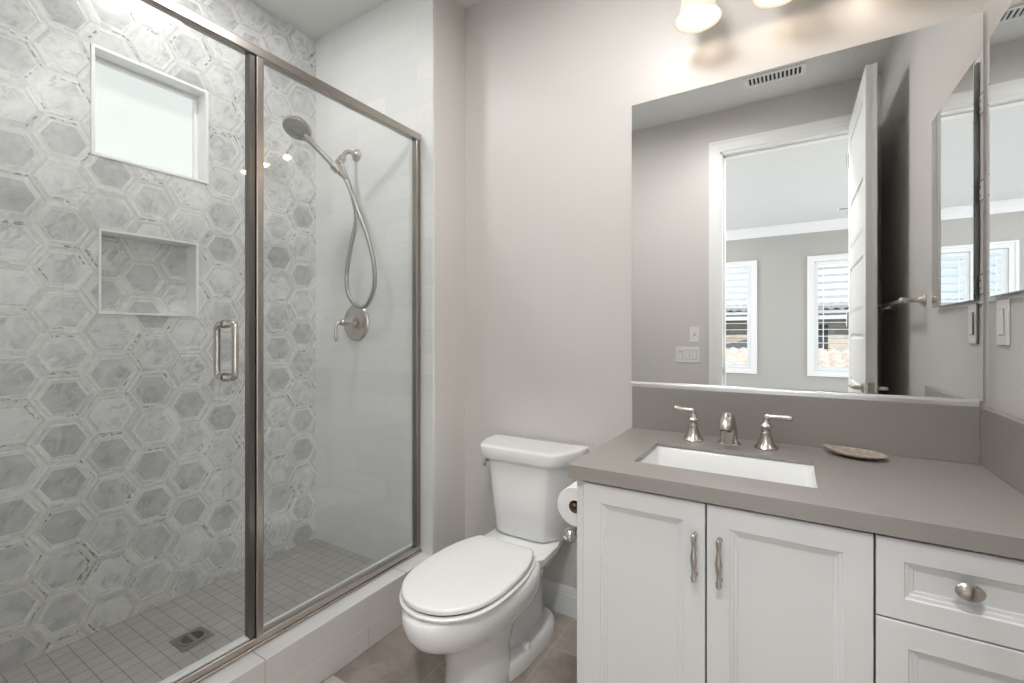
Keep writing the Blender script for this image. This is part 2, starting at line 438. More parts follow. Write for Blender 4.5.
def prism(bm, poly, axis, a0, a1):
    """poly: 2-D outline in the two other axes (cyclic order), extruded along axis from a0 to a1"""
    def P(p, h):
        if axis == 'x': return (h, p[0], p[1])
        if axis == 'y': return (p[0], h, p[1])
        return (p[0], p[1], h)
    b = BM(); loft(b, [[P(p, a0) for p in poly], [P(p, a1) for p in poly]]); return merge(bm, b)
def plate_with_holes(bm, us, vs, skip, make):
    """grid of boxes in u,v leaving out the cells in skip; make(u0,u1,v0,v1)"""
    for i in range(len(us) - 1):
        for j in range(len(vs) - 1):
            if (i, j) not in skip: make(us[i], us[i + 1], vs[j], vs[j + 1])
def rrect(cx, cy_, hx, hy, r, n=6):
    out = []
    for sx, sy, a0 in ((1, 1, 0), (-1, 1, 90), (-1, -1, 180), (1, -1, 270)):
        for k in range(n + 1):
            a = math.radians(a0 + 90 * k / n)
            out.append((cx + sx * (hx - r) + r * math.cos(a), cy_ + sy * (hy - r) + r * math.sin(a)))
    return out
def moulded_panel(bm, x0, x1, z0, z1, yf, inset, steps, ybody):
    """a cabinet front facing -y: flat stiles, then stepped mouldings (d_inset, depth) down to the panel"""
    b = BM(); rings = []
    def R(i, y): return [(x0 + i, y, z0 + i), (x1 - i, y, z0 + i), (x1 - i, y, z1 - i), (x0 + i, y, z1 - i)]
    rings.append(R(0, ybody)); rings.append(R(0, yf + .0015)); rings.append(R(.0015, yf)); rings.append(R(inset, yf))
    i = inset; y = yf
    for di, dy in steps:
        i += di; y += dy; rings.append(R(i, y))
    loft(b, rings); return merge(bm, b)

# ------------------------------------------------------------------ room shell
b = BM(); box(b, XS - .2, XR + .15, -.14, YW + .15, -.12, 0); struct('floor', b, M['floor'])
b = BM(); box(b, XH - .3, XR + .15, -.14, YW + .15, ZC, ZC + .12); struct('ceiling', b, M['ceil'])
b = BM(); box(b, XS, XR + .15, YW, YW + .15, 0, ZC); struct('wall_back', b, M['paint'])
b = BM(); box(b, XR, XR + .15, 0, YW, 0, ZC); struct('wall_right', b, M['paint'])
b = BM(); box(b, XH - .3, XS, YS + .012, YW + .15, 0, ZC); struct('wall_shower_end', b, M['paint'])
b = BM(); box(b, XH, XS - .0015, YS, YS + .012, 0, ZC); struct('wall_shower_tile', b, M['subway'])
# front wall with the doorway
DX0, DX1, DZ = -.444, .335, 2.515
b = BM()
for a in ((XH - .3, DX0, 0, ZC), (DX1, XR + .15, 0, ZC), (DX0, DX1, DZ, ZC)): box(b, a[0], a[1], -.07, 0, a[2], a[3])
struct('wall_front', b, M['paint'])
b = BM(); box(b, XH, XG - .03, 0, .012, .085, ZC); struct('wall_shower_front', b, M['subway'])
# hexagon wall with its window and niche
WY0, WY1, WZ0, WZ1 = .62, 1.02, 1.870, 2.285
NY0, NY1, NZ0, NZ1 = .641, .979, 1.277, 1.600
b = BM()
ys = [0, WY0, NY0, NY1, WY1, YS + .012]; zs = [0, NZ0, NZ1, WZ0, WZ1, ZC]
skip = {(2, 1), (1, 3), (2, 3), (3, 3)}
def mk(u0, u1, v0, v1):
    for (q0, q1, w0, w1, s) in (): pass
    f = b.faces.new([b.verts.new((XH, u0, v0)), b.verts.new((XH, u1, v0)), b.verts.new((XH, u1, v1)), b.verts.new((XH, u0, v1))])
def mkbox(u0, u1, v0, v1): box(b, XH - .12, XH, u0, u1, v0, v1)
plate_with_holes(b, ys, zs, skip, mkbox)
box(b, XH - .13, XH - .09, NY0 - .005, NY1 + .005, NZ0 - .005, NZ1 + .005)     # niche back
struct('wall_left', b, M['hex'])
b = BM(); box(b, XH, XG + .03, .012, YS, .0, .085); struct('floor_shower', b, M['sfloor'])
# niche: pale lining and slim trim
def ringframe_x(b, x0, x1, y0, y1, z0, z1, w, bev=.001):
    box(b, x0, x1, y0, y1, z1 - w, z1, bev); box(b, x0, x1, y0, y1, z0, z0 + w, bev)
    box(b, x0, x1, y0, y0 + w, z0 + w, z1 - w, bev); box(b, x0, x1, y1 - w, y1, z0 + w, z1 - w, bev)
b = BM(); ringframe_x(b, XH - .09, XH + .006, NY0 - .0, NY1 + .0, NZ0, NZ1, .009)
M['marble_trim'] = plain('pale_marble_trim', (.84, .845, .835), .3, grain=.03, gscale=14)
struct('trim_1', b, M['marble_trim'])
# shower window
w1 = obj('window_1', ringframe_x(b := BM(), XH - .12, XH + .004, WY0, WY1, WZ0, WZ1, .012) or b, M['trimw'], origin=(0, 0, 0)); w1['kind'] = 'structure'
b = BM(); ringframe_x(b, XH - .105, XH - .065, WY0 + .012, WY1 - .012, WZ0 + .012, WZ1 - .012, .016, .003); obj('window_frame', b, M['trimw'], w1)
b = BM(); box(b, XH - .092, XH - .084, WY0 + .02, WY1 - .02, WZ0 + .02, WZ1 - .02); obj('pane', b, M['frost'], w1)
# curb
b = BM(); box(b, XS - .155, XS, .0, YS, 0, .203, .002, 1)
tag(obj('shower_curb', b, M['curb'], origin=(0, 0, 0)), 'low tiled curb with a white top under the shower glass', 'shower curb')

# baseboard
def basebrd(b, x0, x1, y):   # runs along x on the back wall, profile
    prism(b, [(y, 0), (y - .016, 0), (y - .016, .085), (y - .013, .092), (y - .013, .098), (y - .008, .112), (y - .005, .118), (y, .118)], 'x', x0, x1)
b = BM(); basebrd(b, XS + .018, -.52, YW); struct('baseboard_back', b, M['base'])
b = BM(); prism(b, [(XS, 0), (XS + .016, 0), (XS + .016, .085), (XS + .013, .098), (XS + .005, .118), (XS, .118)], 'y', YS + .012, YW); struct('baseboard_left', b, M['base'])
b = BM(); prism(b, [(XR, 0), (XR - .016, 0), (XR - .016, .085), (XR - .013, .098), (XR - .005, .118), (XR, .118)], 'y', 0, 1.17); struct('baseboard_right', b, M['base'])
b = BM(); prism(b, [(0, 0), (.016, 0), (.016, .085), (.013, .098), (.005, .118), (0, .118)], 'x', XS, DX0 - .09); struct('baseboard_front', b, M['base'])

# door casing and jamb
def casing(b, x0, x1, z1, yf, s):
    """stepped architrave round the doorway; yf wall face, s=+1 towards +y"""
    for d0, d1, th in ((0, .006, .010), (.006, .022, .013), (.022, .027, .016), (.027, .054, .018), (.054, .060, .022), (.060, .074, .026)):
        for (xa, xb) in ((x0 - d1, x0 - d0), (x1 + d0, x1 + d1)):
            box(b, xa, xb, min(yf, yf + s * th), max(yf, yf + s * th), 0, z1 + d0, 0)
        box(b, x0 - d1, x1 + d1, min(yf, yf + s * th), max(yf, yf + s * th), z1 + d0, z1 + d1, 0)
b = BM(); casing(b, DX0 + .006, DX1 - .006, DZ - .006, 0, 1)
struct('trim_2', b, M['trimw'])
b = BM(); casing(b, DX0 + .006, DX1 - .006, DZ - .006, -.14, -1); struct('trim_3', b, M['trimw'])
b = BM()
box(b, DX0, DX0 + .018, -.14, 0, 0, DZ); box(b, DX1 - .018, DX1, -.14, 0, 0, DZ); box(b, DX0, DX1, -.14, 0, DZ - .018, DZ)
box(b, DX0 + .018, DX0 + .030, -.10, -.05, 0, DZ - .018); box(b, DX0 + .018, DX1 - .018, -.10, -.05, DZ - .03, DZ - .018)
struct('trim_4', b, M['trimw'])
b = BM(); box(b, DX0 + .0175, DX0 + .0195, -.045, -.012, .905, .965, .0005, 1); obj('strike_plate', b, M['nickel']); o = bpy.context.scene.objects['strike_plate']
tag(o, 'small metal strike plate set in the white door jamb', 'strike plate')

# ------------------------------------------------------------------ door leaf, open against the right wall
LX0, LX1, LY0, LY1, LZ0, LZ1 = .305, .350, .010, .785, .012, 2.512
d1 = obj('door_1', (lambda b: b)(BM()), M['trimw'], origin=(0, 0, 0)) if False else None
b = BM()
rails = [LZ0, LZ1]; n_p = 6; st = .095
ph = (LZ1 - LZ0 - st * 1.2 * (n_p + 1)) / n_p
cells = []
z = LZ0 + st * 1.2
for k in range(n_p):
    cells.append((z, z + ph)); z += ph + st * 1.2
box(b, LX0 + .008, LX1 - .008, LY0 + .002, LY1 - .002, LZ0 + .002, LZ1 - .002)
for xa, xb in ((LX0, LX0 + .012), (LX1 - .012, LX1)):
    box(b, xa, xb, LY0, LY0 + st, LZ0, LZ1); box(b, xa, xb, LY1 - st, LY1, LZ0, LZ1)
    zz = LZ0
    for c0, c1 in cells + [(LZ1, LZ1)]:
        box(b, xa, xb, LY0 + st, LY1 - st, zz, c0); zz = c1
door = obj('door_1', b, M['trimw'], origin=(0, 0, 0)); door['kind'] = 'structure'
b = BM()
for c0, c1 in cells:
    for xs, sg in ((LX0, 1), (LX1, -1)):
        def R(i, dx): return [(xs + sg * dx, LY0 + st + i, c0 + i), (xs + sg * dx, LY1 - st - i, c0 + i), (xs + sg * dx, LY1 - st - i, c1 - i), (xs + sg * dx, LY0 + st + i, c1 - i)]
        t_ = BM(); loft(t_, [R(0, .010), R(0, .0085), R(.014, .0085), R(.030, .0015), R(.031, .0015)], True, True); merge(b, t_)
obj('door_panels', b, M['trimw'], door)
def lever_set(side):
    xs = LX0 if side < 0 else LX1; s = side; y0 = LY1 - .06; z0 = .935
    b = BM(); lathe(b, [(.029, 0), (.029, .004), (.024, .010), (.012, .014), (.011, .040)], (xs, y0, z0), (s, 0, 0), 24)
    tube(b, [(xs + s * .040, y0 + .008, z0), (xs + s * .046, y0 - .01, z0 + .001), (xs + s * .047, y0 - .05, z0 + .002), (xs + s * .047, y0 - .10, z0 - .002), (xs + s * .041, y0 - .118, z0 - .003)], [.009, .010, .008, .007, .008], 12)
    obj('lever_handle', b, M['nickel'], door, smooth=True)
lever_set(-1); lever_set(1)
b = BM(); box(b, LX0 + .010, LX1 - .010, LY1 - .0005, LY1 + .0015, .905, .965, .0006, 1); box(b, LX0 + .017, LX1 - .017, LY1, LY1 + .009, .925, .945, .002, 1)
obj('latch_plate', b, M['nickel'], door)
for hz in (.25, 1.25, 2.25):
    b = BM(); lathe(b, [(.008, 0), (.008, .09)], (LX0 - .004, LY0 + .002, hz), (0, 0, 1), 12); obj('hinge', b, M['nickel'], door, smooth=True)

# ------------------------------------------------------------------ bedroom behind the camera (seen in the mirrors)
BX0, BX1, BY0, BY1 = -3.4, 2.8, -4.30, -.14
b = BM(); box(b, BX0, BX1, BY0, BY1, -.12, 0); struct('floor_bedroom', b, M['bedfloor'])
b = BM(); box(b, BX0 - .2, BX1 + .2, BY0 - .2, BY1 + .0, ZC, ZC + .12); struct('ceiling_bedroom', b, M['ceil'])
b = BM()
for a in ((BX0, DX0, 0, ZC), (DX1, BX1, 0, ZC), (DX0, DX1, DZ, ZC)): box(b, a[0], a[1], -.14, -.07, a[2], a[3])
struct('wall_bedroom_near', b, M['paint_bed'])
WIN = [(-1.245, -.454, .60, 2.33), (.188, .979, .60, 2.33)]     # outer casing of the two windows
cw = .075
b = BM()
xs_ = [BX0]; 
for w in WIN: xs_ += [w[0] + cw, w[1] - cw]
xs_.append(BX1); zs_ = [0, .60 + cw, 2.33 - cw, ZC]
plate_with_holes(b, xs_, zs_, {(1, 1), (3, 1)}, lambda u0, u1, v0, v1: box(b, u0, u1, BY0 - .14, BY0, v0, v1))
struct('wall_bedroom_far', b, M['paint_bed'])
# side walls, each with a wide unglazed opening added to let the fill lamps in
for nm, xa, xb in (('wall_bedroom_left', BX0 - .14, BX0), ('wall_bedroom_right', BX1, BX1 + .14)):
    b = BM(); plate_with_holes(b, [BY0, -3.7, -.7, BY1], [0, .45, 2.35, ZC], {(1, 1)}, lambda u0, u1, v0, v1: box(b, xa, xb, u0, u1, v0, v1))
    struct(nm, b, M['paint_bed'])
# crown
prof = [(0, 0), (.0, -.135), (.012, -.135), (.016, -.118), (.030, -.105), (.055, -.075), (.090, -.042), (.105, -.028), (.112, -.012), (.112, 0)]
b = BM(); prism(b, [(BY0 + p[0], ZC + p[1]) for p in prof], 'x', BX0, BX1); struct('trim_5', b, M['trimw'])
b = BM(); prism(b, [(BX0 + p[0], ZC + p[1]) for p in prof], 'y', BY0, BY1); struct('trim_6', b, M['trimw'])
b = BM(); prism(b, [(BX1 - p[0], ZC + p[1]) for p in prof], 'y', BY0, BY1); struct('trim_7', b, M['trimw'])
b = BM(); prism(b, [(BY0, 0), (BY0 + .016, 0), (BY0 + .016, .1), (BY0 + .006, .13), (BY0, .13)], 'x', BX0, BX1); struct('baseboard_bedroom', b, M['trimw'])
# shuttered windows
def ring_y(b, x0, x1, z0, z1, w, y0, y1, bev=.002):
    box(b, x0, x1, y0, y1, z1 - w, z1, bev, 1); box(b, x0, x1, y0, y1, z0, z0 + w, bev, 1)
    box(b, x0, x0 + w, y0, y1, z0 + w, z1 - w, bev, 1); box(b, x1 - w, x1, y0, y1, z0 + w, z1 - w, bev, 1)
def shutter_window(n, x0, x1, z0, z1):
    b = BM(); ring_y(b, x0, x1, z0, z1, .028, BY0, BY0 + .030); ring_y(b, x0 + .028, x1 - .028, z0 + .028, z1 - .028, cw - .020, BY0 - .06, BY0 + .018)
    w = obj('window_%d' % n, b, M['trimw'], origin=(0, 0, 0)); w['kind'] = 'structure'
    X0, X1, Z0, Z1 = x0 + cw + .012, x1 - cw - .012, z0 + cw + .012, z1 - cw - .012
    b = BM(); box(b, X0 - .01, X1 + .01, BY0 - .12, BY0 - .112, Z0 - .01, Z1 + .01); obj('pane', b, M['winglass'], w)
    # outer sash
    b = BM(); ring_y(b, X0 - .012, X1 + .012, Z0 - .012, Z1 + .012, .03, BY0 - .135, BY0 - .10); obj('sash', b, M['trimw'], w)
    sw = .048; mid = 1.45
    b = BM(); ring_y(b, X0, X1, Z0, Z1, sw, BY0 - .035, BY0 - .005); box(b, X0 + sw, X1 - sw, BY0 - .035, BY0 - .005, mid - .03, mid + .03)
    obj('shutter_frame', b, M['louver'], w)
    b = BM(); L0, L1 = X0 + sw + .002, X1 - sw - .002
    def slats(za, zb, tilt):
        k = max(1, round((zb - za) / .098)); p = (zb - za) / k
        for i in range(k):
            zc = za + p * (i + .5); t_ = BM()
            pr = [(.044 * math.cos(2 * PI * q / 10), .0055 * math.sin(2 * PI * q / 10)) for q in range(10)]
            c_, s_ = math.cos(tilt), math.sin(tilt)
            prism(t_, [(BY0 - .02 + p_[0] * c_ - p_[1] * s_, zc + p_[0] * s_ + p_[1] * c_) for p_ in pr], 'x', L0, L1); merge(b, t_)
    slats(Z0 + sw, mid - .03, math.radians(-3)); slats(mid + .03, Z1 - sw, math.radians(-30))
    obj('louvers', b, M['louver'], w)
    b = BM(); tx = L0 + .055; box(b, tx - .006, tx + .006, BY0 + .018, BY0 + .028, Z0 + sw + .04, Z1 - sw - .04, .002, 1); obj('tilt_rod', b, M['louver'], w)
shutter_window(2, *WIN[0]); shutter_window(3, *WIN[1])

# ------------------------------------------------------------------ shower enclosure
JY = YS
scr = thing('shower_screen', 'fixed clear glass shower panel in a brushed nickel frame beside the toilet', 'shower screen', (XG, 1.19, .203))
b = BM(); box(b, XG - .036, XG, .012, JY, 2.085, 2.117, .004, 2);
obj('header_rail', b, M['rail'], scr)
b = BM(); box(b, XG - .042, XG + .002, .012, JY, .2035, .214, .002, 1); box(b, XG - .036, XG - .004, .012, JY, .212, .236, .003, 1)
obj('bottom_rail', b, M['rail'], scr)
b = BM(); box(b, XG - .046, XG - .0365, .83, JY - .002, .2365, .2405, .001, 1); obj('bottom_seal', b, M['rubber'], scr)
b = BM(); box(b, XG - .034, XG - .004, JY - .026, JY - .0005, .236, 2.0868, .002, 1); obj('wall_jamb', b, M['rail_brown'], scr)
b = BM(); box(b, XG - .034, XG + .000, .8045, .829, .236, 2.0868, .004, 2); obj('centre_post', b, M['rail'], scr)
b = BM(); box(b, XG - .023, XG - .015, .828, JY - .02, .232, 2.088); obj('glass_panel', b, M['glass'], scr, label='clear fixed glass pane')
sd = thing('shower_door', 'clear glass shower door with a looped nickel pull handle in front of the hexagon tile wall', 'shower door', (XG - .02, .42, .203))
b = BM(); box(b, XG - .023, XG - .015, .035, .790, .246, 2.082); obj('glass_panel', b, M['glass'], sd)
b = BM(); box(b, XG - .032, XG - .006, .784, .8035, .244, 2.084, .002, 1); obj('edge_channel', b, M['rail_dark'], sd)
b = BM(); box(b, XG - .032, XG - .006, .018, .040, .244, 2.070, .003, 2); obj('hinge_channel', b, M['rail'], sd)
b = BM(); box(b, XG - .034, XG - .012, .03, .79, .2365, .247, .001, 1); obj('bottom_seal', b, M['rubber'], sd)
for s, x0 in ((1, XG - .0145), (-1, XG - .0235)):
    b = BM(); hy, z0, z1 = .722, 1.070, 1.232; r = .0095; ex = x0 + s * .048
    lathe(b, [(.0135, 0), (.0135, .006)], (x0, hy, z1), (s, 0, 0), 20); lathe(b, [(.0135, 0), (.0135, .006)], (x0, hy, z0), (s, 0, 0), 20)
    tube(b, [(x0 + s * .001, hy, z1), (x0 + s * .030, hy, z1), (ex - s * .006, hy, z1 - .004), (ex, hy, z1 - .02), (ex, hy, (z0 + z1) / 2), (ex, hy, z0 + .02), (ex - s * .006, hy, z0 + .004), (x0 + s * .030, hy, z0), (x0 + s * .001, hy, z0)], r, 14)
    obj('pull_handle', b, M['nickel'], sd, smooth=True)

# shower drain
dr = thing('shower_drain', 'square metal shower drain with two dark slots in the mosaic shower floor', 'drain', (-1.871, .806, .085))
b = BM(); box(b, -1.925, -1.817, .752, .860, .0852, .0885, .0015, 1); lathe(b, [(.046, 0), (.046, .002), (.040, .003)], (-1.871, .806, .0885), n=32)
obj('cover', b, M['steel'], dr)
b = BM()
for s in (-1, 1):
    pts = []
    for k in range(13):
        a = -PI / 2 + PI * k / 12; pts.append((-1.871 + .028 * math.sin(a), .806 + s * (.007 + .029 * math.cos(a))))
    prism(b, pts, 'z', .0905, .0922)
obj('slot', b, M['dark'], dr)

# shower valve
sv = thing('shower_valve', 'round nickel shower valve plate with a small lever below the hanging hose loop', 'shower valve', (-1.885, YS, 1.26))
b = BM(); lathe(b, [(.093, 0), (.093, .004), (.088, .010), (.070, .013), (.066, .012), (.050, .016), (.040, .020)], (-1.885, YS - .0005, 1.26), (0, -1, 0), 48)
obj('escutcheon', b, M['nickel'], sv, smooth=True)
b = BM(); lathe(b, [(.030, .018), (.030, .030), (.034, .034), (.030, .040), (.024, .062), (.019, .078), (.016, .086), (.018, .092), (.014, .100), (.004, .104)], (-1.885, YS, 1.26), (0, -1, 0), 28)
obj('hub', b, M['nickel'], sv, smooth=True)
b = BM(); tube(b, [(-1.885, YS - .095, 1.26), (-1.890, YS - .112, 1.256), (-1.893, YS - .118, 1.235), (-1.895, YS - .118, 1.205), (-1.896, YS - .116, 1.178), (-1.896, YS - .115, 1.168)], [.008, .008, .0075, .010, .011, .006], 12)
obj('lever', b, M['nickel'], sv, smooth=True)

# hand shower
hs = thing('hand_shower', 'nickel hand shower on a wall arm with a long looping metal hose', 'shower head', (-1.885, YS, 2.11))
b = BM(); lathe(b, [(.031, 0), (.031, .004), (.024, .012), (.014, .018), (.0105, .022)], (-1.885, YS - .0005, 2.11), (0, -1, 0), 28); obj('flange', b, M['nickel'], hs, smooth=True)
b = BM(); tube(b, [(-1.885, YS - .015, 2.11), (-1.885, YS - .045, 2.113), (-1.88, YS - .072, 2.100), (-1.872, YS - .092, 2.072), (-1.868, YS - .10, 2.058)], .0105, 14); obj('arm', b, M['nickel'], hs, smooth=True)
b = BM(); lathe(b, [(.015, 0), (.019, .004), (.019, .018), (.016, .022), (.020, .026), (.020, .044), (.013, .052)], (-1.870, YS - .095, 2.066), (.10, -.55, -.75), 20)
obj('swivel', b, M['nickel'], hs, smooth=True)
A = Vector((-1.827, 1.440, 1.955)); Bp = Vector((-1.905, 1.235, 2.142)); ax = (Bp - A).normalized(); Bp = Vector((-1.901, 1.240, 2.134)) - ax * .040; ax = (Bp - A).normalized()
cr = A + ax * .055
b = BM(); lathe(b, [(.017, -.020), (.021, -.016), (.021, .016), (.017, .020)], cr, ax, 20); box(b, cr.x - .012, cr.x + .012, cr.y, cr.y + .035, cr.z - .012, cr.z + .014, .004, 2)
obj('cradle', b, M['nickel'], hs, smooth=True)
L = (Bp - A).length
b = BM(); lathe(b, [(.010, -.02), (.0125, 0), (.0135, .02), (.0135, L * .35), (.012, L * .6), (.013, L * .8), (.018, L * .93), (.020, L)], A, ax, 20); obj('handle', b, M['nickel'], hs, smooth=True)
fd = Vector((.20, -.42, -.88)).normalized()       # spray direction
hc = Bp + ax * .038
b = BM(); lathe(b, [(.012, -.030), (.034, -.024), (.052, -.014), (.061, -.002), (.062, .008), (.059, .012)], hc, fd, 36, True, True); obj('head', b, M['nickel'], hs, smooth=True)
b = BM(); lathe(b, [(.053, .011), (.053, .0145), (.030, .0155), (.030, .0140), (.014, .0140), (.014, .0165), (.004, .0165)], hc, fd, 36)
_, u_, v_ = frame_of(fd)
for rr, nn in ((.044, 22), (.024, 10)):
    for k in range(nn):
        p = hc + u_ * (rr * math.cos(2 * PI * k / nn)) + v_ * (rr * math.sin(2 * PI * k / nn)); lathe(b, [(.0026, .013), (.0018, .019)], p, fd, 6)
M['spray'] = plain('grey_spray_face', (.45, .45, .44), .4, metal=.3, grain=.1, gscale=80)
obj('spray_face', b, M['spray'], hs, smooth=True, label='grey spray face with nozzles')
hp = [(-1.832, 1.448, 1.944), (-1.818, 1.443, 1.935), (-1.791, 1.44, 1.895), (-1.76, 1.45, 1.814), (-1.703, 1.46, 1.681), (-1.662, 1.47, 1.540), (-1.668, 1.48, 1.432), (-1.717, 1.49, 1.355), (-1.779, 1.495, 1.330), (-1.838, 1.495, 1.360), (-1.872, 1.49, 1.420), (-1.875, 1.49, 1.519), (-1.845, 1.49, 1.64), (-1.816, 1.495, 1.759), (-1.815, 1.48, 1.855), (-1.835, 1.46, 1.95), (-1.855, 1.445, 2.015), (-1.864, 1.440, 2.040)]
b = BM(); tube(b, hp, .0100, 12, 8)
def hosemat():
    t = NT('ribbed_metal_hose'); t.set(col=(.40, .395, .38), metal=1, rough=.35)
    s = t.sep(t.pos()); t.bump(t.math('SINE', t.math('MULTIPLY', s[2], 1400.0)), .3, .0006); return t.m
obj('hose', b, hosemat(), hs, smooth=True)

# ------------------------------------------------------------------ toilet
TX = -.936
tl = thing('toilet', 'white two piece toilet with closed lid between the shower and the vanity', 'toilet', (TX, 1.35, 0))
def tank_ring(z, hb, hf, yb, yf, r=.03, n=5):
    TX = -.941
    """trapezoid plan with chamfered front: hb half width at back, hf at front"""
    P = [(TX + hb - .006, yb), (TX + hb, yb - .006), (TX + hb - .003, yb - .09), (TX + hf + .018, yf + .045), (TX + hf - .004, yf + .010), (TX + hf - .020, yf + .002), (TX + hf - .05, yf)]
    P2 = [(2 * TX - x, y) for x, y in reversed(P)]
    return [(x, y, z) for x, y in P + P2]
b = BM()
rings = [tank_ring(.370, .135, .085, 1.735, 1.610), tank_ring(.376, .158, .110, 1.75, 1.590), tank_ring(.39, .168, .118, 1.755, 1.580), tank_ring(.55, .186, .135, 1.755, 1.572), tank_ring(.690, .205, .150, 1.755, 1.566)]
loft(b, rings); tank = obj('tank', b, M['porc'], tl, smooth=True)
b = BM()
loft(b, [tank_ring(.688, .212, .160, 1.757, 1.562), tank_ring(.6895, .224, .170, 1.762, 1.552), tank_ring(.700, .228, .174, 1.765, 1.548), tank_ring(.732, .231, .177, 1.766, 1.546), tank_ring(.7375, .229, .175, 1.765, 1.548), tank_ring(.7395, .225, .171, 1.762, 1.552), tank_ring(.7400, .205, .152, 1.745, 1.572), tank_ring(.7403, .190, .137, 1.73, 1.59)])
obj('tank_lid', b, M['porc'], tl, smooth=True, ang=50)
b = BM(); lathe(b, [(.012, 0), (.012, .008), (.007, .010), (.007, .014)], (TX - .188, 1.640, .660), (-1, 0, 0), 16)
tube(b, [(TX - .201, 1.640, .662), (TX - .204, 1.635, .655), (TX - .204, 1.626, .640), (TX - .203, 1.622, .630)], [.006, .006, .008, .008], 10)
obj('flush_lever', b, M['nickel'], tl, smooth=True, label='nickel flush lever')
def egg(z, w, yb, yf, sq=2.0, n=44, dx=0, bk=None):
    """elongated outline: yb back, yf front tip, w half width; widest at 45 % from the back"""
    ym = yb + (yf - yb) * .40; out = []
    for k in range(n):
        a = 2 * PI * k / n; c, s = math.cos(a), math.sin(a)
        if s >= 0:   # back half
            e = 2.0 / (bk or 2.6); x = w * math.copysign(abs(c) ** e, c); y = ym + (yb - ym) * abs(s) ** e
        else:
            e = 2.0 / sq; x = w * math.copysign(abs(c) ** e, c); y = ym + (yf - ym) * abs(s) ** e
        out.append((TX + dx + x, y, z))
    return out
# bowl + pedestal, one skin
b = BM()
loft(b, [egg(.0, .105, 1.40, 1.165, 2.2), egg(.004, .108, 1.405, 1.160, 2.2), egg(.05, .104, 1.40, 1.165), egg(.12, .100, 1.40, 1.155), egg(.18, .104, 1.44, 1.125), egg(.215, .118, 1.50, 1.085),
         egg(.240, .145, 1.58, 1.035), egg(.268, .165, 1.565, 1.000), egg(.300, .178, 1.555, .978), egg(.330, .181, 1.55, .970), egg(.352, .179, 1.55, .972), egg(.362, .173, 1.545, .980), egg(.366, .165, 1.53, .995)])
obj('bowl', b, M['porc'], tl, smooth=True, ang=60)
# shelf carrying the tank + trapway body + foot
b = BM()
def slab(z, hx0, hx1, y0, y1): return [(TX - hx0, y0, z), (TX + hx0, y0, z), (TX + hx1, y1, z), (TX - hx1, y1, z)]
t_ = BM(); pts = lambda z, s, g=0: [(TX - .120 - g, 1.76, z), (TX - .150 - g, 1.62, z), (TX - .155 * s - g, 1.50, z), (TX - .12 * s, 1.44, z), (TX + .12 * s, 1.44, z), (TX + .155 * s + g, 1.50, z), (TX + .150 + g, 1.62, z), (TX + .120 + g, 1.76, z)]
loft(t_, [pts(.285, .80, -.035), pts(.320, .92, -.012), pts(.345, 1.0), pts(.366, 1.0), pts(.3705, .98, -.006)]); merge(b, t_)
t_ = BM(); loft(t_, [[(TX + (p[0] - TX) * q, 1.50 + (p[1] - 1.50) * q2, z) for p in egg(0, .072, 1.72, 1.30, 2.0, 28)] for z, q, q2 in ((.02, 1.0, 1.0), (.12, .95, .98), (.22, 1.05, 1.0), (.30, 1.25, 1.03))]); merge(b, t_)
obj('trapway', b, M['porc'], tl, smooth=True, ang=45)
b = BM()
loft(b, [[(TX + (p[0] - TX) * q, 1.5 + (p[1] - 1.5) * q, z) for p in egg(0, .128, 1.735, 1.24, 2.6, 40, bk=3.0)] for z, q in ((0, 1), (.018, 1), (.034, .985), (.046, .95), (.052, .90))])
obj('foot', b, M['porc'], tl, smooth=True, ang=60)
for s in (-1, 1):
    b = BM(); lathe(b, [(.019, 0), (.019, .012), (.014, .021), (.004, .024)], (TX + s * .100, 1.455, .046), n=20); obj('bolt_cap', b, M['porc'], tl, smooth=True)
# seat ring and lid: straight back edge, fullest a third of the way forward
def seat_outline(z, g):
    half = [(0.0, 1.478), (.116, 1.478), (.126, 1.468), (.145, 1.425), (.161, 1.37), (.170, 1.30), (.172, 1.22), (.165, 1.15), (.147, 1.09), (.117, 1.045), (.080, 1.013), (.040, .996), (0.0, .990)]
    P = []
    for i in range(len(half) - 1):
        p0 = Vector(half[max(i - 1, 0)]); p1 = Vector(half[i]); p2 = Vector(half[i + 1]); p3 = Vector(half[min(i + 2, len(half) - 1)])
        for k in range(3):
            t = k / 3; P.append(p1.lerp(p2, t) if i < 2 else .5 * ((2 * p1) + (p2 - p0) * t + (2 * p0 - 5 * p1 + 4 * p2 - p3) * t * t + (3 * p1 - p0 - 3 * p2 + p3) * t ** 3))
    P.append(Vector(half[-1]))
    full = P + [Vector((-p.x, p.y)) for p in reversed(P[1:-1])]
    cyy = 1.24; return [(TX + p.x * (1 + g / .18), cyy + (p.y - cyy) * (1 + g / .25), z) for p in full]
b = BM(); loft(b, [seat_outline(.3675, -.002), seat_outline(.370, .005), seat_outline(.377, .007), seat_outline(.3800, .004)]); obj('seat', b, M['seat'], tl, smooth=True, ang=50)
b = BM(); loft(b, [seat_outline(.3875, -.006), seat_outline(.3895, .000), seat_outline(.399, .001), seat_outline(.4035, -.002), seat_outline(.4055, -.010), seat_outline(.406, -.07)])
obj('seat_lid', b, M['seat'], tl, smooth=True, ang=50)
b = BM(); loft(b, [seat_outline(.3795, -.010), seat_outline(.3880, -.010)]); obj('seat_gap', b, M['dark'], tl)  # dark filler, painted shadow between seat and lid
for s_ in (-1, 1):
    b = BM(); lathe(b, [(.010, -.020), (.012, -.017), (.012, .017), (.010, .020)], (TX + s_ * .075, 1.496, .384), (1, 0, 0), 16); obj('seat_hinge', b, M['seat'], tl, smooth=True)

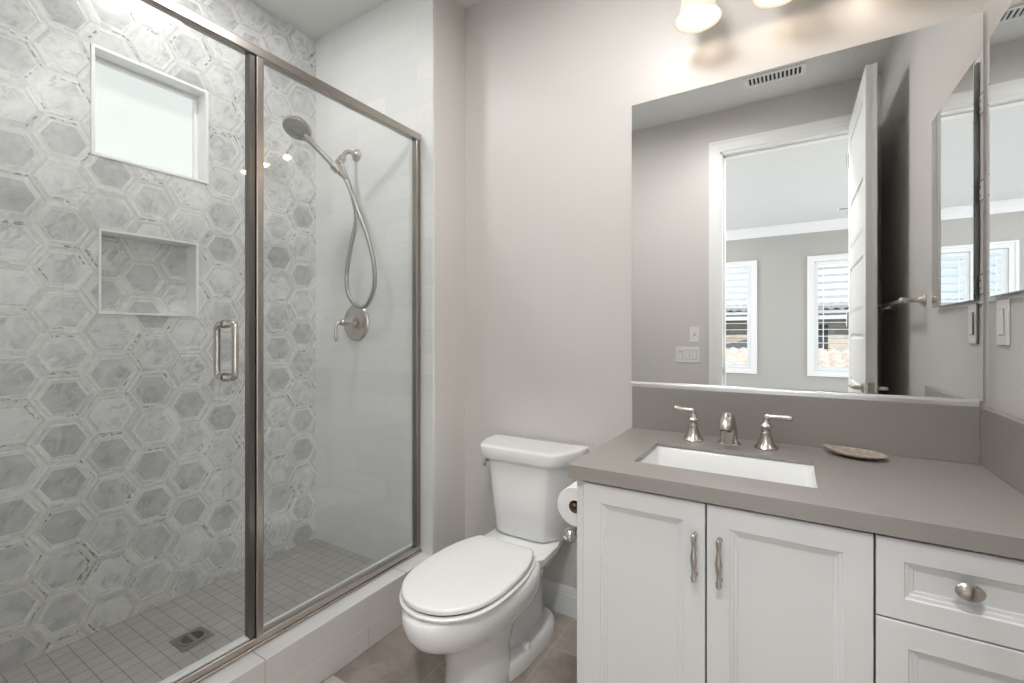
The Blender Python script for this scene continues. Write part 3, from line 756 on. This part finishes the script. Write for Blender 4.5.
# bath mat corner by the curb
b = BM(); box(b, XS + .006, XS + .50, .62, 1.030, .0005, .009, .004, 2); box(b, XS + .014, XS + .494, .628, 1.022, .008, .012, .002, 2)
tag(obj('bath_mat', b, M['mat']), 'small beige bath mat on the floor along the shower curb', 'bath mat')

# ------------------------------------------------------------------ vanity
VX0, VX1, VF, VT = -.519, XR, 1.195, .797
va = thing('vanity_cabinet', 'white vanity cabinet with moulded doors and drawers under the grey counter', 'vanity', (-.03, 1.5, 0))
b = BM(); box(b, VX0, VX0 + .018, VF + .001, YW - .001, .0, VT, .001, 1); box(b, VX1 - .018, VX1 - .001, VF + .025, YW - .001, 0, VT, 0); box(b, VX0 + .018, VX1 - .018, VF + .025, YW - .001, .09, .108); box(b, VX0 + .018, VX1 - .018, YW - .008, YW - .001, .108, VT)
box(b, VX0, VX0 + .0225, VF - .001, VF + .02, 0, VT, .001, 1); box(b, VX0 + .018, VX1 - .018, VF + .07, VF + .09, 0, .09)
obj('carcass', b, M['cab'], va)
b = BM(); box(b, VX0 + .0225, VX1 - .001, VF + .008, VF + .024, .085, VT - .003); obj('reveal', b, M['dark'], va)
STEPS = [(.0008, .0035), (.005, .0005), (.0008, .003), (.005, .0005), (.0008, .003), (.005, .0005), (.0008, .003)]
YB = VF + .0075
def front(name, x0, x1, z0, z1, inset=.050, label=None):
    b = BM(); moulded_panel(b, x0, x1, z0, z1, VF - .012, inset, [(.0, .0), (.002, .004), (.006, .001), (.0015, .0035), (.006, .001), (.0015, .003)], YB)
    return obj(name, b, M['cab'], va, label=label)
dl = front('door', -.495, -.1795, .094, .790); dr_ = front('door', -.1755, .1425, .094, .790)
f1 = front('drawer', .1465, .466, .6285, .790, .044, 'shallow top drawer front'); f2 = front('drawer', .1465, .466, .366, .6250, .050); f3 = front('drawer', .1465, .466, .094, .3625, .050)
def pull(x, par):
    b = BM(); y = VF - .012; z0, z1 = .609, .717; yo = y - .026
    for zz in (z0 + .006, z1 - .006):
        lathe(b, [(.0065, 0), (.0055, .004), (.0045, .010), (.005, .026)], (x, y, zz), (0, -1, 0), 12)
    zz = [z0 - .004, z0, z0 + .008, z0 + .014, z0 + .026, z0 + .036, z0 + .053, z0 + .070, z0 + .080, z0 + .092, z0 + .098, z1, z1 + .004]
    rr = [.003, .0065, .0068, .0052, .0048, .0062, .0086, .0062, .0048, .0052, .0068, .0065, .003]
    yy = [yo] * 13
    lathe(b, list(zip(rr, [q - z0 for q in zz])), (x, yo, z0), (0, 0, 1), 16)
    obj('pull', b, M['nickel'], par, smooth=True)
pull(-.201, dl); pull(-.146, dr_)
def knob(x, z, par):
    b = BM(); lathe(b, [(.009, 0), (.006, .004), (.0055, .012), (.012, .016), (.0185, .020), (.0195, .024), (.016, .029), (.008, .032), (.001, .033)], (x, VF - .010, z), (0, -1, 0), 28)
    bmesh.ops.scale(b, vec=(1.12, 1, .86), verts=b.verts, space=Matrix.Translation((-x, 0, -z)))
    obj('knob', b, M['nickel'], par, smooth=True)
knob(.281, .722, f1); knob(.290, .495, f2); knob(.290, .228, f3)

# countertop with sink cut-out
CX0, CX1, CF, CT, CB = -.536, XR - .0005, 1.171, .835, .7975
SX0, SX1, SY0, SY1 = -.388, .052, 1.300, 1.570
ct = thing('countertop', 'taupe grey quartz counter slab with upstands along two walls', 'countertop', (-.03, 1.48, CB))
b = BM(); plate_with_holes(b, [CX0, SX0, SX1, CX1], [CF, SY0, SY1, YW - .0005], {(1, 1)}, lambda u0, u1, v0, v1: box(b, u0, u1, v0, v1, CT - .011, CT))
box(b, CX0, CX1, CF, CF + .02, CB, CT - .011); box(b, CX0, CX0 + .02, CF + .02, YW - .0005, CB, CT - .011)
bmesh.ops.remove_doubles(b, verts=b.verts, dist=1e-5)
for f in [f for f in b.faces if 0]: pass
obj('slab', b, M['quartz'], ct)
b = BM(); box(b, CX0 + .0, XR - .0205, YW - .0205, YW - .0005, CT, .9965, .0012, 1); obj('backsplash', b, M['quartz'], ct)
b = BM(); box(b, XR - .0205, XR - .0005, CF, YW - .0005, CT, .9965, .0012, 1); obj('side_splash', b, M['quartz'], ct)
# sink
sk = thing('sink', 'white rectangular undermount basin set into the grey counter', 'sink', ((SX0 + SX1) / 2, (SY0 + SY1) / 2, .66))
scx, scy, hx, hy = (SX0 + SX1) / 2, (SY0 + SY1) / 2, (SX1 - SX0) / 2, (SY1 - SY0) / 2
b = BM()
def sr(z, d, r): return [(x, y, z) for x, y in rrect(scx, scy, hx - d, hy - d, r)]
CS = CT - .011
loft(b, [sr(CS - .001, -.02, .02), sr(CS - .001, -.004, .012), sr(CS - .006, .001, .014), sr(.765, .006, .018), sr(.700, .018, .03), sr(.682, .035, .045), sr(.675, .07, .05), sr(.672, .115, .015), ], False, True)
loft(b, [sr(CS - .001, -.02, .02), sr(.78, -.02, .02), sr(.69, -.004, .03), sr(.660, .03, .05)], False, True)
basin = obj('basin', b, M['porc'], sk, smooth=True, ang=50)
b = BM(); lathe(b, [(.021, 0), (.021, .003), (.014, .004), (.013, .001), (.004, .0015)], (scx, scy, .6722), n=24); obj('drain', b, M['chrome'], sk, smooth=True, label='polished drain ring')

# faucet
fc = thing('faucet', 'brushed nickel widespread faucet with two lever handles behind the basin', 'faucet', (-.180, 1.672, CT))
def fhandle(x, s):
    b = BM(); y = 1.672
    lathe(b, [(.0345, 0), (.0345, .003), (.031, .007), (.026, .014), (.021, .024), (.0165, .038), (.0140, .048), (.0150, .051), (.0125, .055), (.0125, .062), (.0180, .068), (.0190, .072), (.014, .078), (.0105, .086), (.0092, .094)], (x, y, CT), n=28)
    h = obj('handle', b, M['nickel'], fc, smooth=True)
    b = BM(); z = CT + .098
    if s < 0: tube(b, [(x, y, z - .006), (x - .003, y, z + .002), (x - .014, y - .001, z + .004), (x - .035, y - .003, z + .006), (x - .058, y - .006, z + .0095), (x - .064, y - .007, z + .0105)], [.0085, .0095, .0075, .0075, .0088, .006], 14)
    else: tube(b, [(x, y, z - .006), (x + .003, y, z + .003), (x + .014, y - .002, z + .004), (x + .036, y - .006, z + .004), (x + .062, y - .010, z + .005), (x + .072, y - .012, z + .005)], [.0085, .0095, .0078, .0078, .0092, .007], 14)
    obj('lever', b, M['nickel'], h, smooth=True)
fhandle(-.291, -1); fhandle(-.071, 1)
b = BM()
lathe(b, [(.036, 0), (.036, .003), (.031, .006), (.029, .010)], (-.180, 1.676, CT), n=32)
bmesh.ops.scale(b, vec=(1.0, .85, 1), verts=b.verts, space=Matrix.Translation((0, -1.676, 0)))
tube(b, [(-.180, 1.676, CT + .004), (-.180, 1.675, CT + .030), (-.180, 1.670, CT + .060), (-.180, 1.655, CT + .083), (-.180, 1.632, CT + .091), (-.180, 1.608, CT + .085), (-.180, 1.592, CT + .070), (-.180, 1.586, CT + .058)],
     [.0295, .027, .0245, .0225, .021, .0205, .0205, .0185], 24)
lathe(b, [(.014, 0), (.014, .002), (.010, .003)], (-.180, 1.586, CT + .058), (0, -.25, -1), 20)
obj('spout', b, M['nickel'], fc, smooth=True, ang=60)

# dish
b = BM(); ddx, ddy = .160, 1.697
rings = []
def dring(z, k, zt):
    out = []
    for i in range(36):
        a = 2 * PI * i / 36; x = .074 * math.cos(a); y = .060 * math.sin(a) * (1 - .25 * math.cos(a + PI) * 0 + .10 * math.cos(a))
        tip = max(0, -math.cos(a)) ** 3
        x2 = x - .006 * tip
        out.append((ddx + x2 * k, ddy + y * k - .010 * (x / .07) * k, CT + z + tip * .010 * zt * k))
    return out
loft(b, [dring(.0005, .35, 0), dring(.003, .60, .2), dring(.009, .86, .6), dring(.0135, .99, 1), dring(.0145, 1.0, 1), dring(.0140, .97, 1), dring(.0105, .84, .6), dring(.0065, .55, .2), dring(.006, .2, 0)])
tag(obj('soap_dish', b, M['dish'], smooth=True), 'mottled shell shaped soap dish lying on the counter right of the faucet', 'dish')

# toilet paper and holder on the vanity side
hd = thing('toilet_paper_holder', 'nickel toilet paper holder post on the side of the vanity', 'toilet paper holder', (VX0, 1.36, .565))
b = BM(); lathe(b, [(.022, 0), (.022, .005), (.012, .010), (.009, .016)], (VX0 - .0002, 1.375, .572), (-1, 0, 0), 20)
tube(b, [(VX0 - .01, 1.375, .572), (VX0 - .05, 1.375, .572), (-.592, 1.375, .572), (-.600, 1.365, .568), (-.600, 1.345, .562)], .008, 12)
tube(b, [(-.594, 1.375, .572), (-.594, 1.405, .572), (-.594, 1.445, .580), (-.594, 1.452, .61), (-.594, 1.450, .645), (-.594, 1.440, .654), (-.594, 1.40, .655), (-.594, 1.345, .655)], .006, 12)
obj('arm', b, M['nickel'], hd, smooth=True)
b = BM(); lathe(b, [(.001, -.023), (.009, -.021), (.017, -.015), (.0215, -.006), (.022, .002), (.019, .011), (.012, .018), (.001, .022)], (-.600, 1.328, .562), (0, -1, 0), 28)
obj('ball_finial', b, M['chrome'], hd, smooth=True)
tp = thing('toilet_paper_roll', 'white toilet paper roll hanging beside the vanity behind its corner', 'toilet paper', (-.588, 1.385, .59))
b = BM(); RC = (-.5865, 1.333, .653)
lathe(b, [(.021, .0), (.060, 0), (.0622, .003), (.0622, .099), (.060, .102), (.021, .102), (.0205, .1), (.0205, .002), (.021, 0)], RC, (0, 1, 0), 48, False, False)
obj('paper', b, M['paper'], tp, smooth=True)
b = BM(); lathe(b, [(.0203, .0005), (.0203, .101), (.0190, .101), (.0190, .0005), (.0203, .0005)], RC, (0, 1, 0), 32, False, False); obj('core', b, M['core'], tp, smooth=True, label='brown cardboard core')

# ------------------------------------------------------------------ mirrors
mr = thing('wall_mirror', 'large frameless wall mirror above the counter', 'mirror', (-.04, YM, 1.0))
b = BM(); box(b, -.541, .459, YM, YW - .0003, 1.012, 2.108); obj('mirror_glass', b, M['mirror'], mr)
b = BM(); prism(b, [(YW - .0005, .9968), (YW - .016, .9968), (YW - .0150, 1.008), (YW - .012, 1.0150), (YW - .0085, 1.0165), (YW - .0085, 1.010), (YW - .0005, 1.010)], 'x', -.542, .449); obj('bottom_channel', b, M['alu'], mr, label='metal channel along the mirror bottom')
mc = thing('medicine_cabinet', 'mirrored medicine cabinet set in the right wall above the switch', 'medicine cabinet', (XR - .01, 1.50, 1.30))
AJ = .013          # the mirrored door stands a hair ajar on its far hinges
def askew(b):
    for v in b.verts: v.co.x += (v.co.y - 1.714) * AJ + .0055
    return b
b = BM(); box(b, .4485, .4505, 1.2835, 1.7215, 1.3025, 2.0015); obj('mirror_face', askew(b), M['mirror'], mc)
b = BM(); box(b, .4506, .4515, 1.281, 1.722, 1.300, 2.004); obj('mirror_backing', askew(b), M['mirror_edge'], mc, label='dark glass edge')
b = BM(); box(b, .4605, .4690, 1.287, 1.7205, 1.306, 1.998); ringframe_x(b, .4675, XR - .0003, 1.270, 1.785, 1.290, 2.014, .060, .0005); box(b, .4685, XR - .0002, 1.30, 1.76, 1.31, 1.99); obj('cabinet_frame', b, M['trimw'], mc)
b = BM(); box(b, .4516, .4545, 1.30, 1.7213, 1.312, 1.992); obj('door_panel', askew(b), M['trimw'], mc)
for hz in (1.865, 1.615, 1.345):
    b = BM(); box(b, .4655, .4675, 1.728, 1.770, hz - .028, hz + .028, .001, 1)
    h = obj('hinge', b, M['trimw'], mc)
    b = BM()
    for (ya, yb, za, zb) in ((1.727, 1.771, .027, .030), (1.727, 1.771, -.030, -.027), (1.727, 1.731, -.028, .028), (1.731, 1.742, .008, .014), (1.731, 1.742, -.014, -.008)):
        box(b, .4646, .4656, ya, yb, hz + za, hz + zb)
    obj('hinge_screws', b, M['steel'], h)

# ------------------------------------------------------------------ switches
def plate_y(name, label, x0, x1, z0, z1, kinds, s=1):
    t_ = thing(name, label, 'light switch', ((x0 + x1) / 2, 0, z0))
    b = BM(); box(b, x0, x1, .0004, .006, z0, z1, .0025, 2); obj('plate', b, M['plate'], t_)
    n = len(kinds); w = (x1 - x0) / n
    for i, k in enumerate(kinds):
        cx = x0 + w * (i + .5) if n == 1 else x0 + .035 + i * (x1 - x0 - .07) / (n - 1); cz = (z0 + z1) / 2
        if k == 'toggle':
            b = BM(); box(b, cx - .005, cx + .005, .0055, .0062, cz - .011, cz + .011); obj('slot', b, M['plate_line'], t_)
            b = BM(); box(b, cx - .004, cx + .004, .006, .015, cz - .002, cz + .008, .001, 1); obj('toggle', b, M['plate'], t_)
        else:
            b = BM(); box(b, cx - .0175, cx + .0175, .0055, .0063, cz - .034, cz + .034); obj('gap', b, M['plate_line'], t_)
            b = BM(); box(b, cx - .0163, cx + .0163, .006, .0095, cz - .0325, cz + .0325, .001, 1); obj('rocker', b, M['plate'], t_)
            if k == 'timer':
                b = BM()
                for q in (-1, 0, 1): box(b, cx - .010 + q * .009 - .003 + .010 - .0, cx - .010 + q * .009 + .003 + .010, .0095, .0100, cz + .018, cz + .024)
                obj('buttons', b, M['plate_line'], t_)
    return t_
plate_y('wall_switch', 'single toggle light switch plate on the door wall seen in the mirror', -.648, -.578, 1.143, 1.258, ['toggle'])
plate_y('wall_switch', 'three gang rocker switch plate on the door wall seen in the mirror', -.748, -.578, .992, 1.106, ['timer', 'rocker', 'rocker'])
rs = thing('wall_switch', 'white rocker switch plate on the right wall under the mirrored cabinet', 'light switch', (XR, 1.687, 1.172))
b = BM(); box(b, XR - .0065, XR - .0004, 1.636, 1.710, 1.172, 1.293, .0025, 2); obj('plate', b, M['plate'], rs)
b = BM(); box(b, XR - .0070, XR - .006, 1.655, 1.691, 1.198, 1.267); obj('gap', b, M['plate_line'], rs)
b = BM(); box(b, XR - .0100, XR - .0065, 1.6565, 1.6895, 1.1995, 1.2655, .001, 1); obj('rocker', b, M['plate'], rs)

# ------------------------------------------------------------------ towel bar on the right wall
tb = thing('towel_bar', 'nickel towel bar on the right wall half behind the open door', 'towel bar', (XR, .77, 1.343))
def post(y):
    b = BM(); lathe(b, [(.029, 0), (.029, .003), (.024, .008), (.016, .014), (.011, .022), (.0095, .036), (.0095, .052), (.0125, .056), (.0125, .062)], (XR - .0004, y, 1.343), (-1, 0, 0), 28)
    lathe(b, [(.005, -.020), (.0125, -.016), (.0145, 0), (.0125, .016), (.005, .020)], (XR - .072, y, 1.343), (0, 1, 0), 20)
    obj('bracket', b, M['nickel'], tb, smooth=True)
post(1.07); post(.47)
b = BM(); lathe(b, [(.0085, 0), (.0085, .58)], (XR - .072, .48, 1.343), (0, 1, 0), 16); obj('bar', b, M['nickel'], tb, smooth=True)

# ------------------------------------------------------------------ vents
def vent(name, label, x0, x1, y0, y1, slat_axis='x', n=13):
    t_ = thing(name, label, 'air vent', ((x0 + x1) / 2, (y0 + y1) / 2, ZC - .008))
    b = BM(); w = .022
    for a in ((x0, x1, y0, y0 + w), (x0, x1, y1 - w, y1), (x0, x0 + w, y0 + w, y1 - w), (x1 - w, x1, y0 + w, y1 - w)): box(b, a[0], a[1], a[2], a[3], ZC - .009, ZC - .0004, .002, 1)
    obj('frame', b, M['trimw'], t_)
    b = BM(); box(b, x0 + w, x1 - w, y0 + w, y1 - w, ZC - .003, ZC - .0004); obj('duct', b, M['dark'], t_)
    b = BM(); q = (x1 - x0 - 2 * w) / n
    for k in range(n + 1):
        x = x0 + w + q * k; prism(b, [(x - .003, ZC - .009), (x + .003, ZC - .009), (x + .008, ZC - .003), (x + .002, ZC - .003)], 'y', y0 + w, y1 - w)
    obj('slats', b, M['trimw'], t_)
vent('ceiling_vent', 'white slatted vent on the bathroom ceiling seen at the top of the mirror', -.262, .072, .245, .375, n=13)
vent('ceiling_vent', 'small slatted vent on the bedroom ceiling seen through the doorway in the mirror', .49, .84, -3.66, -3.52, n=14)

# ------------------------------------------------------------------ recessed downlights
def downlight(x, y, power, label, group):
    t_ = thing('recessed_light', label, 'ceiling light', (x, y, ZC - .005), group)
    b = BM(); lathe(b, [(.078, 0), (.090, 0), (.088, -.006), (.074, -.008), (.068, -.002)], (x, y, ZC - .0004), n=32, cap0=False, cap1=False); obj('trim_ring', b, M['trimw'], t_, smooth=True)
    b = BM(); lathe(b, [(.068, 0), (.068, -.002)], (x, y, ZC - .002), n=32); obj('lens', b, M['lens'], t_)
    light('AREA', 'downlight_lamp', (x, y, ZC - .012), power, (1, .985, .965), .15)
cx_, cy_, cp_ = ADDED_CEILING_LIGHT
fl = thing('ceiling_lamp', 'round flush ceiling lamp with a white diffuser in the middle of the bathroom', 'ceiling light', (cx_, cy_, ZC - .08))
b = BM(); lathe(b, [(.225, 0), (.225, -.022), (.215, -.026)], (cx_, cy_, ZC - .0004), n=48, cap1=False); obj('rim', b, M['nickel'], fl, smooth=True)
b = BM(); lathe(b, [(.214, -.02), (.212, -.035), (.19, -.055), (.14, -.068), (.07, -.074), (.001, -.075)], (cx_, cy_, ZC), n=48, cap0=False); obj('diffuser', b, M['diffuser'], fl, smooth=True)
light('AREA', 'ceiling_lamp_light', (cx_, cy_, ZC - .085), cp_, (1, .985, .965), .42)
for x, y, p in ADDED_DOWNLIGHTS: downlight(x, y, p, 'round recessed light in the shower ceiling', None)
bl = ['round recessed light in the bedroom ceiling just outside the bathroom doorway', 'round recessed light in the bedroom ceiling near the left window', 'round recessed light in the bedroom ceiling near the right window', 'round recessed light in the bedroom ceiling left of the doorway', 'round recessed light in the bedroom ceiling right of the doorway']
for (x, y, p), l_ in zip(BED_DOWNLIGHTS, bl): downlight(x, y, p, l_, 'recessed lights in the bedroom ceiling')

# ------------------------------------------------------------------ vanity light above the mirror
FX = [-.275, -.035, .205]; FY = 1.665; FZ = 2.282
vl = thing('vanity_light', 'three shade vanity wall light with warm bell shades above the mirror', 'wall light', (-.035, YW, FZ))
b = BM(); box(b, -.215, .145, YW - .018, YW - .0005, 2.415, 2.500, .006, 3); obj('back_plate', b, M['nickel'], vl)
b = BM(); tube(b, [(-.29, YW - .050, 2.455), (-.035, YW - .050, 2.455), (.22, YW - .050, 2.455)], .009, 14, smooth_path=False)
lathe(b, [(.02, 0), (.012, .012), (.010, .035)], (-.035, YW - .017, 2.455), (0, -1, 0), 20); obj('crossbar', b, M['nickel'], vl, smooth=True)
for x in FX:
    b = BM(); tube(b, [(x, YW - .050, 2.455), (x, YW - .085, 2.47), (x, FY + .010, 2.468), (x, FY, 2.445), (x, FY, 2.425)], .0075, 12)
    lathe(b, [(.012, 0), (.030, -.008), (.032, -.030), (.027, -.034)], (x, FY, 2.43), (0, 0, 1), 24); obj('arm', b, M['nickel'], vl, smooth=True)
    b = BM(); lathe(b, [(.026, .123), (.036, .118), (.047, .100), (.053, .070), (.057, .040), (.063, .018), (.071, .004), (.076, 0), (.0745, -.001), (.069, .004), (.060, .018), (.054, .040), (.050, .070), (.044, .098), (.033, .114), (.026, .117)], (x, FY, FZ), n=40, cap0=False, cap1=False)
    obj('lamp_shade', b, M['shade'], vl, smooth=True, ang=0)
    b = BM(); lathe(b, [(.010, .118), (.012, .100), (.020, .085), (.026, .062), (.024, .045), (.014, .034), (.001, .031)], (x, FY, FZ), n=20); obj('bulb', b, M['bulb'], vl, smooth=True, label='glowing warm bulb')
    light('POINT', 'bulb_lamp', (x, FY, FZ + .015), .26, (1, .83, .64), .02)

# ------------------------------------------------------------------ outside, beyond the bedroom windows
GY = -9.0
b = BM(); box(b, -30, 30, -60, -6, -3.6, -3.4); g = struct('ground', b, plain('outdoor_ground', (.30, .30, .26), .9, grain=.2, gscale=.6))
def roof(b, x0, x1, ye, ze, yr, zr, pitch=.26, mi=0):
    """barrel tiles running up from eave (ye,ze) to ridge (yr,zr)"""
    n = int((x1 - x0) / pitch); L_ = Vector((0, yr - ye, zr - ze)); nrm = Vector((0, -(zr - ze), (yr - ye))).normalized()
    if nrm.z < 0: nrm = -nrm
    m = n * 6 + 1
    rows = []
    for t in [k / 8 for k in range(9)]:
        for dz in ((0, .05) if t < 1 else (0,)):
            base = Vector((0, ye, ze)) + L_ * t
            if dz: base = base + L_ * .004
            rows.append([base + Vector((x0 + pitch * i / 6, 0, 0)) + nrm * (.075 * abs(math.sin(PI * i / 6)) + .0 + (dz * .6 if dz else .0)) for i in range(m)])
    vs = [[b.verts.new(p) for p in r] for r in rows]
    for r0, r1 in zip(vs, vs[1:]):
        for i in range(m - 1): b.faces.new((r0[i], r0[i + 1], r1[i + 1], r1[i]))
    # underside
    prism_pts = [(ye, ze - .02), (yr, zr - .02), (yr, zr - .10), (ye, ze - .10)]
    prism(b, prism_pts, 'x', x0, x1)
hb = thing('neighbouring_house', 'stone and stucco house with tiled roofs outside the bedroom windows', 'house', (0, -14, -3.4))
b = BM(); box(b, -14, 12, -20, -13.6, -3.4, 1.70); obj('stone_wall', b, M['stone'], hb)
b = BM(); box(b, -14.5, 12.5, -13.6, -13.1, 1.70, 1.86); box(b, -14.5, 12.5, -13.06, -13.0, 1.76, 1.90); obj('fascia', b, M['fascia'], hb)
b = BM(); roof(b, -14.6, 12.6, -12.95, 1.92, -15.2, 2.22); obj('roof', b, M['clay2'], hb, smooth=True)
for x in (-9.2, -6.0, -3.0, .05, 4.4, 8.0):
    b = BM(); box(b, x, x + .9, -13.62, -13.56, .1, 1.5, .01, 1); obj('shaded_window', b, M['fascia'], hb)
h2 = thing('lower_roof', 'lower clay tiled roof seen through the bottom of the bedroom windows', 'roof', (0, -9.5, -3.4))
b = BM(); roof(b, -12, 11, -7.9, .36, -9.7, .80, .24); obj('roof_tiles', b, M['clay'], h2, smooth=True)
b = BM(); box(b, -12, 11, -9.6, -8.2, -3.4, .34); obj('stucco_wall', b, M['stucco'], h2)
for k in range(6):
    x = -10 + k * 3.6; b = BM(); prism(b, [(x, -3.4), (x + 2.6, -3.4), (x + 2.6, .5), (x + 1.9, 1.12), (x, .62)], 'y', -12.6, -11.6)
    tag(obj('side_roof', b, M['slate']), 'dark sloping side roof between the two tiled roofs outside', 'roof', 'dark side roofs outside the bedroom')
